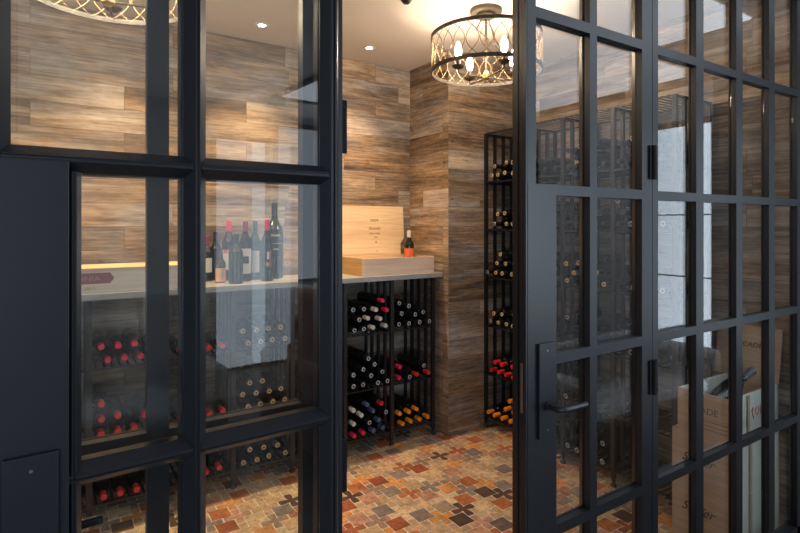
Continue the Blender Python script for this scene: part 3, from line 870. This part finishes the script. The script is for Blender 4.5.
# ------------------------------------------------------------------ recessed downlights
SPOT = 98.0
def downlight(x, y, label):
    r = thing('downlight', label, 'downlight', (x, y, CZ), 'recessed ceiling downlights')
    MB().lathe([(.022, -.0004), (.043, -.0005), (.045, -.003), (.040, -.006), (.022, -.0035)], (0, 0, 0), 24).build('bezel', plain('white bezel', (.8, .8, .78), .4), r, True)
    MB().lathe([(0, -.0028), (.022, -.0028), (.022, -.0008), (0, -.0008)], (0, 0, 0), 20).build('lens', LED, r, True)
    L = bpy.data.lights.new('downlight_beam', 'SPOT'); L.energy = SPOT; L.color = (1, .66, .36); L.spot_size = math.radians(88); L.spot_blend = .9; L.shadow_soft_size = .03
    lo = bpy.data.objects.new('downlight_beam', L); COL.objects.link(lo); lo.parent = r; lo.location = (0, 0, -.012)
downlight(1.835, 3.199, 'recessed downlight above the open pine case')
downlight(1.075, 3.194, 'recessed downlight above the group of standing bottles')
downlight(.315, 3.19, 'recessed downlight above the wooden box with the banner')
downlight(-.445, 3.19, 'recessed downlight at the far left end of the worktop')
dd = MB(); dd.lathe([(0, -.03), (.018, -.028), (.03, -.012), (.034, -.002), (0, -.001)], (0, 0, 0), 18)
dd = dd.build('smoke_detector', IRON, None, True); dd.location = (1.60, 2.39, CZ)
tag(dd, 'small dark round detector on the ceiling beside the chandelier', 'detector')

# ------------------------------------------------------------------ the lounge on the camera's side (daylight, reflections)
LX0, LX1, LY0 = -3.2, 4.5, -3.5
wall('floor_lounge', LX0, LX1, LY0, YG - .0005, -.06, 0, LFLOOR, 'dark boarded floor of the lounge outside the wine room', 'floor')
wall('ceiling_lounge', LX0, LX1, LY0, YG - .01, CZ + .0, CZ + .1, CEIL, 'pale ceiling of the lounge outside the wine room', 'ceiling')
wall('wall_lounge_left', LX0 - .1, LX0, LY0, YG, 0, CZ, WALLP, 'painted lounge wall left of the camera')
wall('wall_lounge_rear', LX0, LX1, LY0 - .1, LY0, 0, CZ, WALLP, 'painted lounge wall behind the camera')
wall('wall_lounge_right', LX1, LX1 + .1, LY0, YG, 0, CZ, WALLP, 'painted lounge wall right of the camera')
def daylight_window(name, horiz, a0, a1, z0, z1, fixed, label, st, folds=True, bars=()):
    r = thing(name, label, 'window', (0, 0, 0), None, 'structure')
    p = MB(); fr = MB()
    n = max(6, int((a1 - a0) / .02))
    def P(a, d, z): return (a, fixed + d, z) if horiz else (fixed - d, a, z)
    pts = [(a0 + (a1 - a0) * i / n, .012 + (.008 * math.sin(i * 1.9) if folds else 0)) for i in range(n + 1)]
    vs = [P(a, d, z) for z in (z0, z1) for a, d in pts]
    p.add(vs, [(i, i + 1, n + 2 + i, n + 1 + i) for i in range(n)], 0, True)
    p.build('sheer_curtain', emit('daylit sheer ' + name, (.74, .86, 1.0), st), r)
    def bx(u0, u1, w0, w1):
        if horiz: fr.box(u0, u1, fixed, fixed + .04, w0, w1)
        else: fr.box(fixed - .04, fixed, u0, u1, w0, w1)
    bx(a0 - .05, a0, z0 - .03, z1 + .05); bx(a1, a1 + .05, z0 - .03, z1 + .05); bx(a0, a1, z1, z1 + .05); bx(a0, a1, z0 - .03, z0)
    fr.build('frame', WALLD, r)
    if bars:
        fr = MB()
        for z in bars: bx(a0, a1, z - .006, z + .006)
        fr.build('glazing_bar', LINEN, r)
daylight_window('fill_panel_rear', True, -3.0, -1.1, .5, 2.40, LY0, 'added daylight panel, out of view, at the far left of the lounge rear wall', 9.0)  # added glowing panel, unseen, brightens the lounge side
def ceiling_glow():  # added glow for a bright ceiling, outlined to suit the pane reflections
    x0, x1, y0, y1 = 2.1, 4.35, -2.7, -.05
    r = thing('fill_panel_ceiling', 'large added daylight panel under the lounge ceiling', 'window', (x0, y0, CZ), None, 'structure')
    MB().box(x0, x1, y0, y1, CZ - .012, CZ - .001).build('pane', emit('skylight daylight', (.80, .89, 1.0), 2.4), r)
    MB().box(1.7, 3.45, -.05, .65, CZ - .012, CZ - .001).build('pane', emit('skylight pane daylight', (.80, .89, 1.0), 2.4), r)
    f = MB()
    for a, b, c, d in ((x0 - .05, x0, y0 - .05, y1 + .05), (x1, x1 + .05, y0 - .05, y1 + .05), (x0, x1, y0 - .05, y0) ): f.box(a, b, c, d, CZ - .03, CZ - .001)
    f.build('frame', WALLD, r)
ceiling_glow()
daylight_window('window_3', False, -.565, -.085, .03, 2.35, LX1, 'tall daylit curtained window on the lounge wall right of the camera', 3.2, bars=(1.08, 1.60))
daylight_window('window_4', True, 1.78, 2.32, .03, 2.40, LY0, 'tall daylit curtained window on the lounge wall behind the camera', 1.6)
daylight_window('window_5', True, 2.46, 3.60, .9, 2.60, LY0, 'wide daylit window on the lounge wall behind the camera', 1.3)
daylight_window('fill_panel_side', False, -3.2, -2.0, .5, 2.40, LX1, 'added daylight panel on the lounge wall right of the camera', 11.0)  # added light source for the frames, kept clear of the glass reflections
cab = MB(); cab.box(LX1 - .12, LX1, -.03, 1.0, .0, CZ - .04)
cab = cab.build('tall_cabinet', WALLD); tag(cab, 'tall dark cabinet against the lounge wall right of the camera', 'cabinet')

def soft(mb, x0, x1, y0, y1, z0, z1): mb.box(x0, x1, y0, y1, z0, z1)
def chair(name, label, cat, x, y, w, d, hs, hb, mat, rz=0):
    r = thing(name, label, cat, (x, y, 0))
    a = MB().box(-w / 2, w / 2, -d / 2, d / 2, .12, hs).build('seat', mat, r, True, bevel=.05)
    b = MB().box(-w / 2, w / 2, -d / 2, -d / 2 + .18, hs - .1, hb).build('backrest', mat, r, True, bevel=.07)
    for s in (-1, 1):
        MB().box(s * w / 2 - .07, s * w / 2 + .07, -d / 2 + .02, d / 2, .12, hs + .2).build('armrest', mat, r, True, bevel=.05)
        for q in (-1, 1): MB().cyl((s * (w / 2 - .06), q * (d / 2 - .08), 0), (s * (w / 2 - .06), q * (d / 2 - .08), .14), .02, 10).build('leg', IRON, r, True)
    r.rotation_euler = (0, 0, rz)
    return r
chair('armchair', 'brown leather armchair in the lounge, mirrored in the open leaf', 'armchair', 1.95, -1.25, .85, .85, .45, 1.05, LEATHER, 0)
chair('sofa', 'grey upholstered sofa in the lounge, mirrored in the open leaf', 'sofa', .30, -1.7, 1.5, .85, .45, 1.06, GREYF, 0)
cu = MB().box(-.25, .25, -.07, .07, -.2, .2).build('cushion', LINEN, None, True, bevel=.06); cu.location = (.45, -1.80, .76); cu.rotation_euler = (-.2, 0, .1)
tag(cu, 'light linen cushion on the grey sofa in the lounge', 'cushion')
ob = chair('bench', 'pale grey upholstered bench in the lounge right of the camera', 'bench', 2.80, .18, 1.25, .6, .55, .80, LINEN, 0)

# ------------------------------------------------------------------ camera, world, view
cam = bpy.data.cameras.new('camera'); co = bpy.data.objects.new('camera', cam); COL.objects.link(co)
cam.sensor_width = 36; cam.sensor_fit = 'HORIZONTAL'; cam.lens = 533 / 800 * 36
cam.shift_y = -42.2 / 800; cam.clip_start = .02; cam.clip_end = 60
co.location = (0, 0, EYE); co.rotation_euler = (PI / 2, 0, -math.atan2(.5464, .8374))
sc.camera = co
w = bpy.data.worlds.new('world'); sc.world = w; w.use_nodes = True
w.node_tree.nodes['Background'].inputs[0].default_value = (.5, .62, .8, 1); w.node_tree.nodes['Background'].inputs[1].default_value = .05
sc.view_settings.view_transform = 'Standard'; sc.view_settings.look = 'None'; sc.view_settings.gamma = 1
sc.view_settings.exposure = 0.18
cy = sc.cycles
cy.use_denoising = True; cy.max_bounces = 8; cy.transparent_max_bounces = 24; cy.glossy_bounces = 4; cy.diffuse_bounces = 3
cy.caustics_reflective = False; cy.caustics_refractive = False; cy.sample_clamp_indirect = 4
cy.use_light_tree = True
